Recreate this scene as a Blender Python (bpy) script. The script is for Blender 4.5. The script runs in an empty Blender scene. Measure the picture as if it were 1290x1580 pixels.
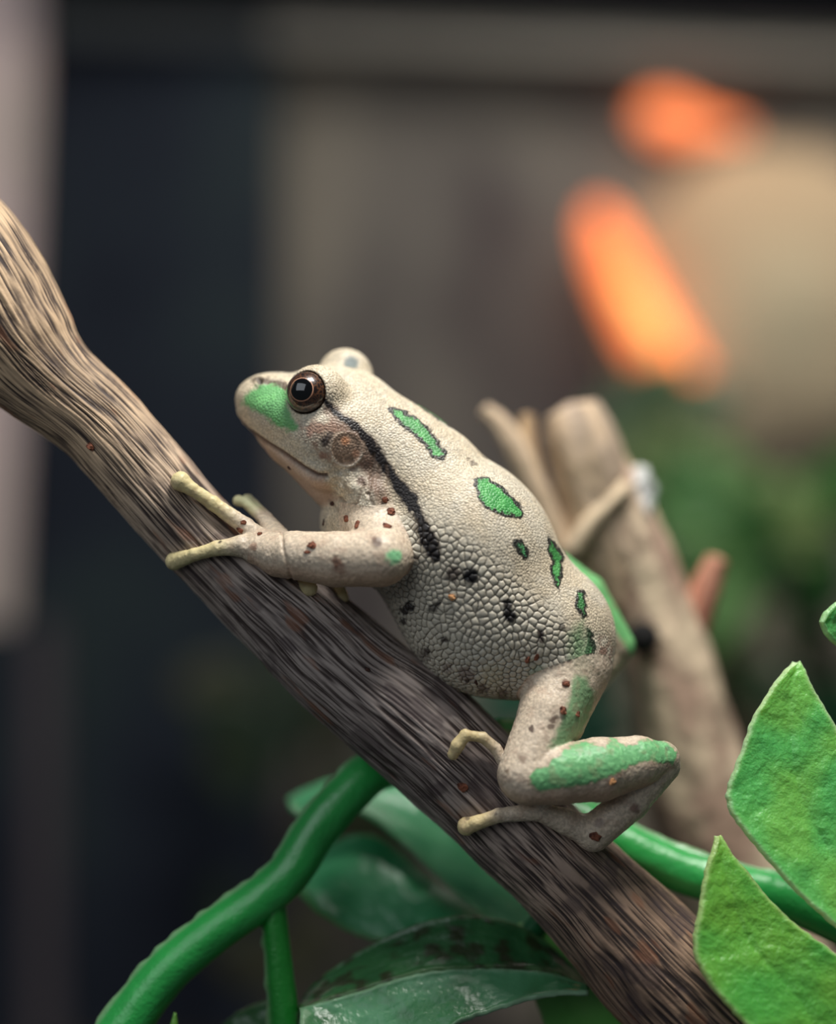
import bpy, math
import numpy as np
from mathutils import Vector, kdtree
from mathutils.bvhtree import BVHTree

# ------------------------------------------------------------------ camera, world, lights
S = 1e-4            # one modelling unit (a pixel in the focus plane) in metres: the frog is about 7 cm long
D = 3000.0          # camera distance in modelling units (30 cm)
FOCUS = -85.0
scene = bpy.context.scene
cam_data = bpy.data.cameras.new('camera')
cam = bpy.data.objects.new('camera', cam_data)
scene.collection.objects.link(cam)
scene.camera = cam
cam.location = (0, -D * S, 0)
cam.rotation_euler = (math.pi / 2, 0, 0)
cam_data.sensor_fit = 'VERTICAL'
cam_data.sensor_height = 24.0
cam_data.lens = 24.0 * D / 1580.0
cam_data.clip_start = 0.005
cam_data.clip_end = 20
cam_data.dof.use_dof = True
cam_data.dof.focus_distance = (D + FOCUS) * S
cam_data.dof.aperture_fstop = 2.8

world = bpy.data.worlds.new('room_light')
scene.world = world
world.use_nodes = True
world.node_tree.nodes['Background'].inputs[0].default_value = (0.80, 0.90, 1.0, 1)
world.node_tree.nodes['Background'].inputs[1].default_value = 0.06


def area(name, loc, target, sx, sy, power, col):
    l = bpy.data.lights.new(name, 'AREA')
    l.shape = 'RECTANGLE'
    l.size, l.size_y = sx, sy
    l.energy = power
    l.color = col
    o = bpy.data.objects.new(name, l)
    scene.collection.objects.link(o)
    o.location = loc
    o.rotation_euler = (Vector(target) - Vector(loc)).to_track_quat('-Z', 'Y').to_euler()
    return o


area('terrarium_lamp', (0.055, -0.07, 0.29), (0.0, 0.0, 0.0), 0.13, 0.10, 1.6, (1.0, 0.97, 0.92))
area('front_fill', (-0.55, -0.75, 0.50), (0, 0, 0), 0.9, 0.7, 3.0, (0.88, 0.94, 1.0))  # added soft fill from the camera side, not an actual window
area('rear_fill', (0.16, 0.40, 0.34), (0.14, 0.62, -0.05), 0.25, 0.10, 1.1, (1.0, 0.93, 0.82))  # added unseen fill that brightens the back wall and post

vs = scene.view_settings
scene.display_settings.display_device = 'sRGB'
vs.view_transform = 'Standard'
vs.look = 'None'
vs.exposure = 0.0
vs.gamma = 1.0
vs.use_curve_mapping = False
scene.cycles.max_bounces = 8

# ------------------------------------------------------------------ helpers
rng = np.random.default_rng(7)


def W(px, py, d=0.0):
    """A point seen at pixel (px, py) standing d units behind the frog's plane, in units."""
    k = (D + d) / D
    return np.array([(px - 645.0) * k, d, (790.0 - py) * k])


def M(p):
    return Vector([float(c) * S for c in p])


def lin(c):
    c = np.asarray(c, float) / 255.0
    return np.where(c <= 0.04045, c / 12.92, ((c + 0.055) / 1.055) ** 2.4)


def L4(c):
    return (*[float(x) for x in lin(c)], 1.0)


def sstep(a, b, x):
    t = np.clip((x - a) / (b - a), 0, 1)
    return t * t * (3 - 2 * t)


def hash3(i, j, k, seed):
    n = (i * 374761393 + j * 668265263 + k * 2147483647 + seed * 974711).astype(np.int64)
    n = (n ^ (n >> 13)) * 1274126177 & 0x7fffffff
    n = (n ^ (n >> 16)) * 1911520717 & 0x7fffffff
    return (n & 0xffff) / 65535.0


def vnoise(P, seed=0, per=None):
    """Value noise in 0..1; per: period of the first axis in cells."""
    P = np.asarray(P, float)
    I = np.floor(P).astype(np.int64)
    f = P - I
    f = f * f * (3 - 2 * f)
    out = 0
    for a in (0, 1):
        ia = I[:, 0] + a
        if per:
            ia = ia % per
        wa = f[:, 0] if a else 1 - f[:, 0]
        for b in (0, 1):
            wb = f[:, 1] if b else 1 - f[:, 1]
            for c in (0, 1):
                wc = f[:, 2] if c else 1 - f[:, 2]
                out = out + wa * wb * wc * hash3(ia, I[:, 1] + b, I[:, 2] + c, seed)
    return out


def fbm(P, seed=0, n=3):
    s, a, t = 0, 1.0, 0
    for o in range(n):
        s = s + a * vnoise(P * 2 ** o, seed + o * 17)
        t += a
        a *= 0.5
    return s / t


def link(o, parent=None):
    scene.collection.objects.link(o)
    if parent is not None:
        o.parent = parent
    return o


def wloc(o):
    v = Vector(o.location)
    while o.parent:
        o = o.parent
        v += Vector(o.location)
    return v


def mesh_obj(name, V, F, mat, parent=None, org=None, col=None, smooth=True, uv=None):
    """V in units (world), F list / array of faces; the object's origin is at org (units)."""
    V = np.asarray(V, float)
    if org is None:
        org = V.mean(0)
    org = np.asarray(org, float)
    me = bpy.data.meshes.new(name)
    co = ((V - org) * S).astype(np.float32)
    if isinstance(F, np.ndarray):
        nf, k = F.shape
        me.vertices.add(len(co))
        me.vertices.foreach_set('co', co.ravel())
        me.loops.add(nf * k)
        me.loops.foreach_set('vertex_index', F.astype(np.int32).ravel())
        me.polygons.add(nf)
        me.polygons.foreach_set('loop_start', np.arange(0, nf * k, k, dtype=np.int32))
        me.update(calc_edges=True)
    else:
        me.from_pydata(co.tolist(), [], F)
        me.update()
    if smooth:
        me.polygons.foreach_set('use_smooth', np.ones(len(me.polygons), dtype=bool))
    if col is not None:
        a = me.color_attributes.new('Col', 'FLOAT_COLOR', 'POINT')
        c4 = np.ones((len(V), 4), np.float32)
        c4[:, :3] = col
        a.data.foreach_set('color', c4.ravel())
    me.materials.append(mat)
    o = bpy.data.objects.new(name, me)
    link(o, parent)
    o.location = M(org) - (wloc(parent) if parent else Vector((0, 0, 0)))
    return o


def thing(name, label, cat, loc, group=None):
    o = bpy.data.objects.new(name, None)
    link(o)
    o.empty_display_size = 0.01
    o.location = M(loc)
    o['label'] = label
    o['category'] = cat
    if group:
        o['group'] = group
    return o


def tag(o, label, cat, group=None):
    o['label'] = label
    o['category'] = cat
    if group:
        o['group'] = group
    return o


def struct(o):
    o['kind'] = 'structure'
    return o


def catmull(P, n):
    """Resample control points P (k,m) along a Catmull-Rom spline into n rows."""
    P = np.asarray(P, float)
    Q = np.vstack([2 * P[0] - P[1], P, 2 * P[-1] - P[-2]])
    t = np.linspace(0, len(P) - 1 - 1e-9, n)
    i = t.astype(int)
    f = (t - i)[:, None]
    a, b, c, d = Q[i], Q[i + 1], Q[i + 2], Q[i + 3]
    return 0.5 * (2 * b + (c - a) * f + (2 * a - 5 * b + 4 * c - d) * f ** 2 + (3 * b - a - 3 * c + d) * f ** 3)


# ---- materials
def mat(name):
    m = bpy.data.materials.new(name)
    m.use_nodes = True
    nt = m.node_tree
    return m, nt, nt.nodes['Principled BSDF']


def node(nt, kind, **kw):
    n = nt.nodes.new(kind)
    for k, v in kw.items():
        if isinstance(k, str) and hasattr(n, k):
            setattr(n, k, v)
        else:
            n.inputs[k].default_value = v
    return n


def bump_chain(nt, bs, layers, coord='Object'):
    """layers: (scale vector or float, detail, strength, distance in metres)"""
    tc = node(nt, 'ShaderNodeTexCoord')
    prev = None
    for sc, det, st, dist in layers:
        mp = node(nt, 'ShaderNodeMapping')
        mp.inputs['Scale'].default_value = (sc, sc, sc) if not hasattr(sc, '__len__') else sc
        nt.links.new(tc.outputs[coord], mp.inputs['Vector'])
        nz = node(nt, 'ShaderNodeTexNoise')
        nz.inputs['Scale'].default_value = 1.0
        nz.inputs['Detail'].default_value = det
        nt.links.new(mp.outputs[0], nz.inputs['Vector'])
        b = node(nt, 'ShaderNodeBump')
        b.inputs['Strength'].default_value = st
        b.inputs['Distance'].default_value = dist
        nt.links.new(nz.outputs[0], b.inputs['Height'])
        if prev:
            nt.links.new(prev.outputs[0], b.inputs['Normal'])
        prev = b
    nt.links.new(prev.outputs[0], bs.inputs['Normal'])


def vcol_mat(name, rough, layers, sss=0.0, sss_r=0.001, spec=0.5, coat=0.0, trans=0.0):
    m, nt, bs = mat(name)
    vc = node(nt, 'ShaderNodeVertexColor')
    vc.layer_name = 'Col'
    nt.links.new(vc.outputs['Color'], bs.inputs['Base Color'])
    bs.inputs['Roughness'].default_value = rough
    bs.inputs['Specular IOR Level'].default_value = spec
    bs.inputs['Coat Weight'].default_value = coat
    bs.inputs['Coat Roughness'].default_value = 0.2
    if sss:
        bs.inputs['Subsurface Weight'].default_value = sss
        bs.inputs['Subsurface Scale'].default_value = sss_r
        bs.inputs['Subsurface Radius'].default_value = (1.0, 0.7, 0.4)
    if layers:
        bump_chain(nt, bs, layers)
    return m


def noise_mat(name, stops, scale, rough, detail=4, bump=None, spec=0.4, emit=None):
    """Colour ramp over noise in object space; stops: (pos, sRGB)."""
    m, nt, bs = mat(name)
    tc = node(nt, 'ShaderNodeTexCoord')
    mp = node(nt, 'ShaderNodeMapping')
    mp.inputs['Scale'].default_value = scale if hasattr(scale, '__len__') else (scale,) * 3
    nz = node(nt, 'ShaderNodeTexNoise')
    nz.inputs['Scale'].default_value = 1.0
    nz.inputs['Detail'].default_value = detail
    cr = node(nt, 'ShaderNodeValToRGB')
    el = cr.color_ramp.elements
    while len(el) < len(stops):
        el.new(0.5)
    for e, (p, c) in zip(el, stops):
        e.position = p
        e.color = L4(c)
    nt.links.new(tc.outputs['Object'], mp.inputs[0])
    nt.links.new(mp.outputs[0], nz.inputs['Vector'])
    nt.links.new(nz.outputs[0], cr.inputs[0])
    nt.links.new(cr.outputs[0], bs.inputs['Base Color'])
    bs.inputs['Roughness'].default_value = rough
    bs.inputs['Specular IOR Level'].default_value = spec
    if bump:
        bump_chain(nt, bs, bump)
    return m


def box_v(x0, x1, y0, y1, z0, z1):
    V = np.array([[x, y, z] for x in (x0, x1) for y in (y0, y1) for z in (z0, z1)], float)
    F = [[0, 1, 3, 2], [4, 6, 7, 5], [0, 4, 5, 1], [2, 3, 7, 6], [0, 2, 6, 4], [1, 5, 7, 3]]
    return V, F


def tube(path, seg, ring_noise=None, cap=True):
    """path (n,4): x y z r in units; returns V, F, and (s, theta) per vertex."""
    P = path[:, :3]
    R = path[:, 3]
    n = len(P)
    T = np.gradient(P, axis=0)
    T /= np.linalg.norm(T, axis=1)[:, None]
    s = np.concatenate([[0], np.cumsum(np.linalg.norm(np.diff(P, axis=0), axis=1))])
    up = np.array([0, -1.0, 0])
    N = up - T * (T @ up)[:, None]
    N /= np.linalg.norm(N, axis=1)[:, None]
    B = np.cross(T, N)
    th = np.linspace(0, 2 * math.pi, seg, endpoint=False)
    dirs = N[:, None, :] * np.cos(th)[None, :, None] + B[:, None, :] * np.sin(th)[None, :, None]
    ss = np.repeat(s, seg)
    tt = np.tile(th, n)
    r = np.repeat(R, seg)
    if ring_noise is not None:
        r = r + ring_noise(ss, tt, r)
    V = np.repeat(P, seg, axis=0) + dirs.reshape(-1, 3) * r[:, None]
    i = np.arange(n - 1)[:, None] * seg
    j = np.arange(seg)[None, :]
    j2 = (j + 1) % seg
    F = np.stack([i + j, i + j2, i + seg + j2, i + seg + j], -1).reshape(-1, 4)
    if cap:                                     # close both ends with a fan of degenerate-free quads around a centre
        c0, c1 = len(V), len(V) + 1
        V = np.vstack([V, P[0] - T[0] * R[0] * 0.25, P[-1] + T[-1] * R[-1] * 0.25])
        ss = np.concatenate([ss, [s[0], s[-1]]])
        tt = np.concatenate([tt, [0, 0]])
        jj = np.arange(0, seg - 1, 2)
        q0 = np.stack([np.full_like(jj, c0), (jj + 2) % seg, jj + 1, jj], -1)
        b = (n - 1) * seg
        q1 = np.stack([np.full_like(jj, c1), b + jj, b + jj + 1, b + (jj + 2) % seg], -1)
        F = np.vstack([F, q0, q1])
    return V, F, ss, tt


# ------------------------------------------------------------------ the setting: the terrarium behind
def at_box(px0, px1, py0, py1, d0, d1):
    a = W(px0, py1, d0)
    b = W(px1, py0, d0)
    return box_v(a[0], b[0], d0, d1, a[2], b[2])


m_back = noise_mat('cork_background', [(0.34, (58, 50, 54)), (0.45, (98, 94, 90)), (0.56, (124, 118, 108)), (0.68, (150, 138, 120))],
                   (9, 9, 4.5), 0.9, 2.5, [((60, 60, 30), 4, 0.6, 0.004)])
V, F = at_box(415, 1900, -400, 2100, 6000, 6150)
struct(mesh_obj('wall_back', V, F, m_back, smooth=False))
m_dark = noise_mat('dark_panel', [(0.3, (24, 27, 38)), (0.5, (38, 44, 54)), (0.7, (50, 62, 62))], (8, 8, 6), 0.75, 2, spec=0.1)
V, F = at_box(-60, 430, -400, 2100, 5800, 6000)
struct(mesh_obj('wall_left', V, F, m_dark, smooth=False))
m_post = noise_mat('pink_grey_post', [(0.3, (206, 194, 180)), (0.5, (226, 204, 200)), (0.7, (236, 208, 208))], (3, 3, 6), 0.7, 1)
V, F = at_box(-500, 36, -400, 960, 5690, 5780)
V[:, 0] += np.where(V[:, 0] > W(0, 0, 5700)[0], (V[:, 2] - W(0, 420, 5700)[2]) * 0.045, 0)
struct(mesh_obj('trim_1', V, F, m_post, smooth=False))
V, F = at_box(-500, 34, 960, 2100, 5690, 5780)
struct(mesh_obj('trim_3', V, F, m_dark, smooth=False))  # dark lower post: light fading out downwards, put into its colour
V, F = at_box(44, 84, 960, 2100, 5700, 5790)
m_edge = noise_mat('grey_edge', [(0.3, (72, 66, 72)), (0.7, (92, 84, 88))], 8, 0.7, 2)
struct(mesh_obj('trim_4', V, F, m_edge, smooth=False))
m_rail = noise_mat('grey_rail', [(0.3, (118, 114, 106)), (0.7, (140, 136, 128))], 5, 0.6, 2)
m_rail_dark = noise_mat('dark_grey_rail', [(0.3, (50, 56, 60)), (0.7, (66, 70, 72))], 5, 0.6, 2)


def slant(name, xa, xb, ya0, ya1, yb0, yb1, d, dep, m):
    Q = [W(xa, ya0, d), W(xa, ya1, d), W(xb, yb0, d), W(xb, yb1, d)]
    V = np.array(Q + [q + [0, dep, 0] for q in Q])
    return struct(mesh_obj(name, V, [[0, 2, 3, 1], [4, 5, 7, 6], [0, 4, 6, 2], [1, 3, 7, 5], [0, 1, 5, 4], [2, 6, 7, 3]], m, smooth=False))


slant('trim_2', 415, 1500, -22, 68, 20, 106, 5650, 150, m_rail)
slant('trim_5', 66, 415, -26, 58, -22, 68, 5650, 150, m_rail_dark)
m_lid, _, bs = mat('black_lid')
bs.inputs['Base Color'].default_value = L4((7, 7, 10))
bs.inputs['Specular IOR Level'].default_value = 0.0
bs.inputs['Roughness'].default_value = 0.8
lid = np.array([W(60, -10, 5500), W(60, -120, 5500), W(1500, 36, 5500), W(1500, -120, 5500),
                W(60, -10, 5500) + [0, 300, 0], W(60, -120, 5500) + [0, 300, 0], W(1500, 36, 5500) + [0, 300, 0], W(1500, -120, 5500) + [0, 300, 0]])
struct(mesh_obj('ceiling', lid, [[0, 1, 3, 2], [4, 6, 7, 5], [0, 2, 6, 4], [1, 5, 7, 3], [0, 4, 5, 1], [2, 3, 7, 6]], m_lid, smooth=False))
m_soil = noise_mat('dark_soil', [(0.3, (22, 18, 15)), (0.7, (48, 40, 32))], 60, 0.95, 5, [(200, 4, 1, 0.003)])
n = 60
gx, gy = np.meshgrid(np.linspace(-3600, 3600, n), np.linspace(-500, 6100, n), indexing='ij')
gz = -2450 + 60 * fbm(np.stack([gx.ravel() / 400, gy.ravel() / 400, 0 * gx.ravel()], -1), 3).reshape(n, n)
V = np.stack([gx, gy, gz], -1).reshape(-1, 3)
i, j = np.meshgrid(np.arange(n - 1), np.arange(n - 1), indexing='ij')
F = np.stack([i * n + j, (i + 1) * n + j, (i + 1) * n + j + 1, i * n + j + 1], -1).reshape(-1, 4)
struct(mesh_obj('floor', V, F, m_soil))

# ------------------------------------------------------------------ foreground branch
BR = [(-330, 60, 0, 92), (-215, 245, 0, 100), (-72, 400, 0, 116), (20, 522, 0, 96), (70, 580, 0, 79), (148, 647, 0, 68), (228, 735, 0, 66), (305, 822, 0, 66),
      (372, 885, 0, 71), (440, 947, 0, 77), (505, 1008, 0, 84), (565, 1060, 0, 87), (630, 1112, 0, 91), (690, 1165, 0, 89), (742, 1215, 0, 86), (790, 1265, 0, 84),
      (845, 1318, 0, 82), (900, 1372, 0, 84), (955, 1430, 0, 91), (1010, 1490, 0, 98), (1080, 1560, 0, 100), (1190, 1670, 0, 104), (1330, 1810, 0, 108)]
bp = np.array([[*W(x, y, d), r] for x, y, d, r in BR])
bpath = catmull(bp, 860)
SEG = 420


def bark_fields(ss, tt):
    u = tt / (2 * math.pi)
    w1 = fbm(np.stack([u * 8, ss / 160, 0 * ss], -1), 5, 2)
    uu = u + 0.016 * (fbm(np.stack([u * 6, ss / 120, 0 * ss], -1), 9, 2) - 0.5) * 2
    f1 = vnoise(np.stack([uu * 170, ss / 95, 0 * ss], -1), 11, 170)
    f2 = vnoise(np.stack([uu * 210, ss / 34, 0 * ss], -1), 12, 210)
    f3 = vnoise(np.stack([uu * 84, ss / 130, 0 * ss], -1), 13, 84)
    big = vnoise(np.stack([u * 7, ss / 140, 0 * ss], -1), 14, 7)
    patch = fbm(np.stack([np.cos(tt) * 2.2, np.sin(tt) * 2.2, ss / 70], -1), 21, 3)
    return f1, f2, f3, big, patch


def bark_disp(ss, tt, r):
    f1, f2, f3, big, patch = bark_fields(ss, tt)
    rid = 1 - np.abs(2 * f1 - 1)
    return (rid - 0.5) * 1.8 + (f2 - 0.5) * 1.5 + (f3 - 0.5) * 2.2 + (big - 0.5) * 4 + (patch - 0.5) * 3


V, F, ss, tt = tube(bpath, SEG, bark_disp)
f1, f2, f3, big, patch = bark_fields(ss, tt)
pxb = 645 + V[:, 0] * D / (D + V[:, 1])
pyb = 790 - V[:, 2] * D / (D + V[:, 1])
along = ss / ss.max()
rid = 1 - np.abs(2 * f1 - 1)
stri = 0.42 * rid + 0.33 * f2 + 0.25 * f3                     # 0..1 light fibres
stri = sstep(0.36, 0.70, stri)
upl = 1 - sstep(0.30, 0.50, along)                            # the bleached upper end
low = sstep(0.60, 0.80, along)                                # the bare brown lower end
topside = sstep(-0.3, 0.8, -np.sin(tt))                       # upper side of the stick
dark = lin((62, 51, 48))[None] * (1 - low[:, None] * 0.15)
mid_l = lin((196, 182, 174))
tan_l = lin((214, 184, 150))
brn_l = lin((172, 142, 118))
light = mid_l * (1 - upl - low)[:, None].clip(0, 1) + tan_l * upl[:, None] + brn_l * low[:, None]
mixf = stri * (0.66 + 0.34 * sstep(0.3, 0.62, patch)) * (0.66 + 0.34 * sstep(0.25, 0.6, big))
mixf = np.clip(mixf + 0.18 * upl * stri, 0, 1)
col = dark * (1 - mixf[:, None]) + light * mixf[:, None]
purp = sstep(0.56, 0.68, fbm(np.stack([np.cos(tt) * 3, np.sin(tt) * 3, ss / 45], -1), 33, 3)) * (1 - upl * 0.6) * 0.55
col = col * (1 - purp[:, None]) + lin((70, 58, 60)) * purp[:, None]
rust = sstep(0.66, 0.78, fbm(np.stack([np.cos(tt) * 4, np.sin(tt) * 4, ss / 60], -1), 51, 3)) * 0.5
col = col * (1 - rust[:, None]) + lin((140, 92, 66)) * rust[:, None]
m_bark = vcol_mat('weathered_bark', 0.62, [((900, 900, 900), 4, 0.35, 0.00025)], spec=0.35)
branch = mesh_obj('branch', V, F, m_bark, org=bpath[430, :3], col=col)
tag(branch, 'thick weathered bare branch running diagonally under the frog, tan above and dark brown below', 'branch')
BRANCH_BVH = BVHTree.FromPolygons([tuple(v) for v in V.tolist()], F.tolist())

# ------------------------------------------------------------------ the frog: one continuous surface from a smooth distance field
Lh = np.array([0.33, 0.92, 0.21])                # near -> far side of the frog (x, depth, up)
Lh /= np.linalg.norm(Lh)
P0 = W(507, 592, 8)                              # a point in its plane of symmetry


def frame(fx, fy, fd):
    f = np.array([fx, fd, -fy], float)
    f -= Lh * (f @ Lh)
    f /= np.linalg.norm(f)
    return np.stack([f, Lh, np.cross(f, Lh)])    # rows: along, sideways, up/down


FH = frame(-0.9, -0.35, 0.3)
FT = frame(0.76, 0.65, 0)
prims = []      # (kind, data, k, part)


def ell(p, fr, r, k, part):
    prims.append(('e', (W(*p), fr, np.array(r, float)), k, part))


def cone(p, q, ra, rb, k, part):
    prims.append(('c', (W(*p), W(*q), float(ra), float(rb)), k, part))


def chain(pts, k, part, k0=None):
    for n, (a, b) in enumerate(zip(pts[:-1], pts[1:])):
        cone(a[:3], b[:3], a[3], b[3], k0 if (n == 0 and k0) else k, part)


BODY, HEAD, ARM, FING, THIGH, CALF, FOOT, TOE, FARARM, FARLEG = range(10)
# trunk
ell((709, 845, 5), FT, (170, 134, 139), 1, BODY)
ell((612, 730, 12), FT, (115, 100, 100), 40, BODY)
ell((836, 967, 0), FT, (122, 104, 104), 40, BODY)
cone((556, 640, 10), (668, 730, 8), 56, 70, 25, BODY)
ell((742, 955, -8), FT, (128, 112, 112), 45, BODY)
ell((575, 815, 12), FT, (85, 85, 74), 30, BODY)
# head
ell((524, 668, 4), FH, (100, 108, 80), 35, HEAD)
ell((455, 632, 18), FH, (82, 80, 52), 30, HEAD)
ell((410, 620, 34), FH, (46, 48, 36), 24, HEAD)
ell((526, 604, 20), FH, (66, 72, 35), 26, HEAD)
chain([(384, 645, 30, 15), (446, 690, 8, 28), (515, 738, 4, 46)], 10, HEAD)
cone((392, 652, 10), (500, 720, -50), 14, 36, 10, HEAD)      # near jaw
cone((440, 650, 66), (540, 695, 84), 20, 36, 14, HEAD)       # far jaw
ell((491, 606, -54), FH, (46, 38, 42), 14, HEAD)             # near eyelid
ell((533, 580, 74), FH, (44, 40, 43), 12, HEAD)              # far eyelid
cone((545, 745, -62), (575, 765, -75), 26, 26, 14, HEAD)     # swelling behind the jaw
EYE = W(474, 606, -74)
EYE_F = EYE + 2 * Lh * ((P0 - EYE) @ Lh)
NE = len(prims)
# near arm
chain([(575, 800, -45, 48), (590, 860, -118, 41)], 6, ARM, 22)
chain([(586, 862, -124, 42), (520, 863, -112, 41), (455, 857, -92, 36), (432, 856, -80, 33)], 4, ARM, 7)
chain([(432, 856, -80, 33), (402, 847, -74, 25)], 6, ARM)
chain([(412, 840, -68, 17), (378, 812, -54, 13.5), (328, 776, -60, 10.5), (295, 754, -68, 10), (279, 743, -68, 15.5)], 4, FING, 10)
chain([(410, 852, -74, 20), (372, 842, -78, 16), (335, 846, -78, 11), (300, 856, -72, 9.5), (269, 866, -46, 14)], 4, FING, 10)
chain([(428, 836, -62, 15), (405, 800, -26, 8.5), (378, 775, -4, 7.5), (368, 773, 4, 9)], 3, FING, 8)
chain([(436, 832, -55, 15), (412, 798, -16, 8), (390, 777, 6, 7.5), (382, 771, 14, 9)], 3, FING, 8)
# near leg
chain([(880, 1035, -40, 58), (850, 1100, -80, 48), (810, 1196, -122, 41)], 6, THIGH, 22)
cone((895, 1030, -28), (872, 1118, -66), 46, 30, 10, THIGH)
chain([(815, 1203, -126, 38), (862, 1195, -122, 44), (925, 1187, -104, 47), (985, 1175, -84, 38), (1022, 1170, -72, 26)], 5, CALF, 5)
chain([(1024, 1182, -66, 25), (975, 1236, -68, 27), (916, 1285, -72, 28)], 5, FOOT, 4)
chain([(916, 1286, -72, 25), (872, 1267, -82, 19), (832, 1252, -92, 14)], 5, FOOT)
chain([(832, 1252, -92, 14), (770, 1258, -98, 10.5), (735, 1270, -92, 10.5), (720, 1275, -84, 14)], 4, TOE)
chain([(835, 1235, -92, 16), (785, 1190, -92, 10), (765, 1155, -92, 8.5), (745, 1138, -100, 8), (718, 1134, -106, 8)], 3, TOE)
chain([(718, 1134, -106, 9), (706, 1150, -104, 10), (699, 1164, -100, 8.5)], 3, TOE)
# far arm
chain([(560, 790, 85, 44), (530, 865, 95, 32), (500, 897, 60, 24)], 6, FARARM, 18)
chain([(500, 900, 50, 18), (478, 900, -10, 13), (468, 902, -46, 11), (478, 908, -58, 12)], 4, FARARM)
chain([(510, 900, 50, 14), (522, 908, 0, 10), (528, 922, -18, 10)], 4, FARARM)
# far leg
chain([(840, 970, 80, 56), (815, 880, 150, 40)], 6, FARLEG, 20)
chain([(836, 864, 150, 32), (905, 916, 160, 31), (957, 994, 160, 24)], 8, FARLEG)
chain([(957, 1002, 162, 23), (880, 1090, 160, 22), (820, 1130, 120, 18), (770, 1120, 60, 12)], 6, FARLEG)
PART = np.array([p[3] for p in prims])


def prim_mask(pr, P):
    if pr[0] == 'e':
        lo, hi, r = pr[1][0], pr[1][0], pr[1][2].max()
    else:
        lo, hi, r = np.minimum(pr[1][0], pr[1][1]), np.maximum(pr[1][0], pr[1][1]), max(pr[1][2:])
    r = r + pr[2] + 14
    return ((P > (lo - r).astype(P.dtype)) & (P < (hi + r).astype(P.dtype))).all(1)


def prim_d(pr, P):
    if pr[0] == 'e':
        c, fr, r = pr[1]
        q = (P - c.astype(P.dtype)) @ fr.T.astype(P.dtype)
        k0 = np.sqrt(((q / r.astype(P.dtype)) ** 2).sum(-1))
        k1 = np.sqrt(((q / (r * r).astype(P.dtype)) ** 2).sum(-1)) + 1e-9
        return k0 * (k0 - 1) / k1
    a, b, ra, rb = pr[1]
    ba = (b - a)
    t = np.clip(((P - a.astype(P.dtype)) @ ba.astype(P.dtype)) / float(ba @ ba), 0, 1)
    q = P - a.astype(P.dtype) - t[..., None] * ba.astype(P.dtype)
    return np.sqrt((q * q).sum(-1)) - (ra + (rb - ra) * t)


def smin(a, b, k):
    h = np.maximum(k - np.abs(a - b), 0) / k
    return np.minimum(a, b) - h * h * k * 0.25


def sdf(P, want_part=False):
    d = np.full(len(P), 60.0, P.dtype)
    best = np.full(len(P), 1e3, P.dtype)
    pid = np.zeros(len(P), int)
    for n, pr in enumerate(prims):
        if n == NE:                                            # sockets for the eyeballs
            for e in (EYE, EYE_F):
                s = 32.2 - np.sqrt(((P - e.astype(P.dtype)) ** 2).sum(-1))
                d = -smin(-d, -s, 4.0)
        idx = np.nonzero(prim_mask(pr, P))[0]
        if not len(idx):
            continue
        x = prim_d(pr, P[idx])
        if want_part:
            m = x < best[idx]
            best[idx[m]] = x[m]
            pid[idx[m]] = PART[n]
        d[idx] = smin(d[idx], x, pr[2])
    return (d, pid) if want_part else d


def grad(P, e=0.6):
    g = np.empty_like(P)
    for a in range(3):
        o = np.zeros(3, P.dtype)
        o[a] = e
        g[:, a] = sdf(P + o) - sdf(P - o)
    return g / (2 * e)


def surface_nets(lo, hi, h):
    ax = [np.arange(lo[a], hi[a], h, dtype=np.float32) for a in range(3)]
    sh = tuple(len(a) for a in ax)
    Fd = np.empty(sh, np.float32)
    for i0 in range(0, sh[0], 16):
        G = np.stack(np.meshgrid(ax[0][i0:i0 + 16], ax[1], ax[2], indexing='ij'), -1).reshape(-1, 3)
        Fd[i0:i0 + 16] = sdf(G).reshape(-1, sh[1], sh[2])
    s = Fd < 0
    cnt = np.zeros(tuple(k - 1 for k in sh), np.int8)
    for a in (0, 1):
        for b in (0, 1):
            for c in (0, 1):
                cnt += s[a:sh[0] - 1 + a, b:sh[1] - 1 + b, c:sh[2] - 1 + c]
    act = (cnt > 0) & (cnt < 8)
    I = np.argwhere(act)
    vid = np.full(act.shape, -1, np.int64)
    vid[act] = np.arange(len(I))
    acc = np.zeros((len(I), 3))
    num = np.zeros(len(I))
    corners = np.array([[a, b, c] for a in (0, 1) for b in (0, 1) for c in (0, 1)])
    for a in range(8):
        for b in range(a + 1, 8):
            if np.abs(corners[a] - corners[b]).sum() != 1:
                continue
            fa = Fd[tuple((I + corners[a]).T)]
            fb = Fd[tuple((I + corners[b]).T)]
            m = (fa < 0) != (fb < 0)
            t = np.where(m, fa / np.where(m, fa - fb, 1), 0)
            p = corners[a] + t[:, None] * (corners[b] - corners[a])
            acc[m] += p[m]
            num[m] += 1
    V = (I + acc / num[:, None]) * h + np.array(lo)
    Q = []
    for a in range(3):
        b, c = (a + 1) % 3, (a + 2) % 3
        s0 = np.take(s, range(0, sh[a] - 1), axis=a)
        s1 = np.take(s, range(1, sh[a]), axis=a)
        E = np.argwhere(s0 != s1)
        E = E[(E[:, b] > 0) & (E[:, c] > 0) & (E[:, b] < sh[b] - 1) & (E[:, c] < sh[c] - 1)]
        inside = s[tuple(E.T)]
        q = []
        for ob, oc in ((0, 0), (-1, 0), (-1, -1), (0, -1)):
            o = E.copy()
            o[:, b] += ob
            o[:, c] += oc
            q.append(vid[tuple(o.T)])
        q = np.stack(q, -1)
        q[~inside] = q[~inside][:, ::-1]
        Q.append(q)
    return V, np.vstack(Q)


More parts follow.
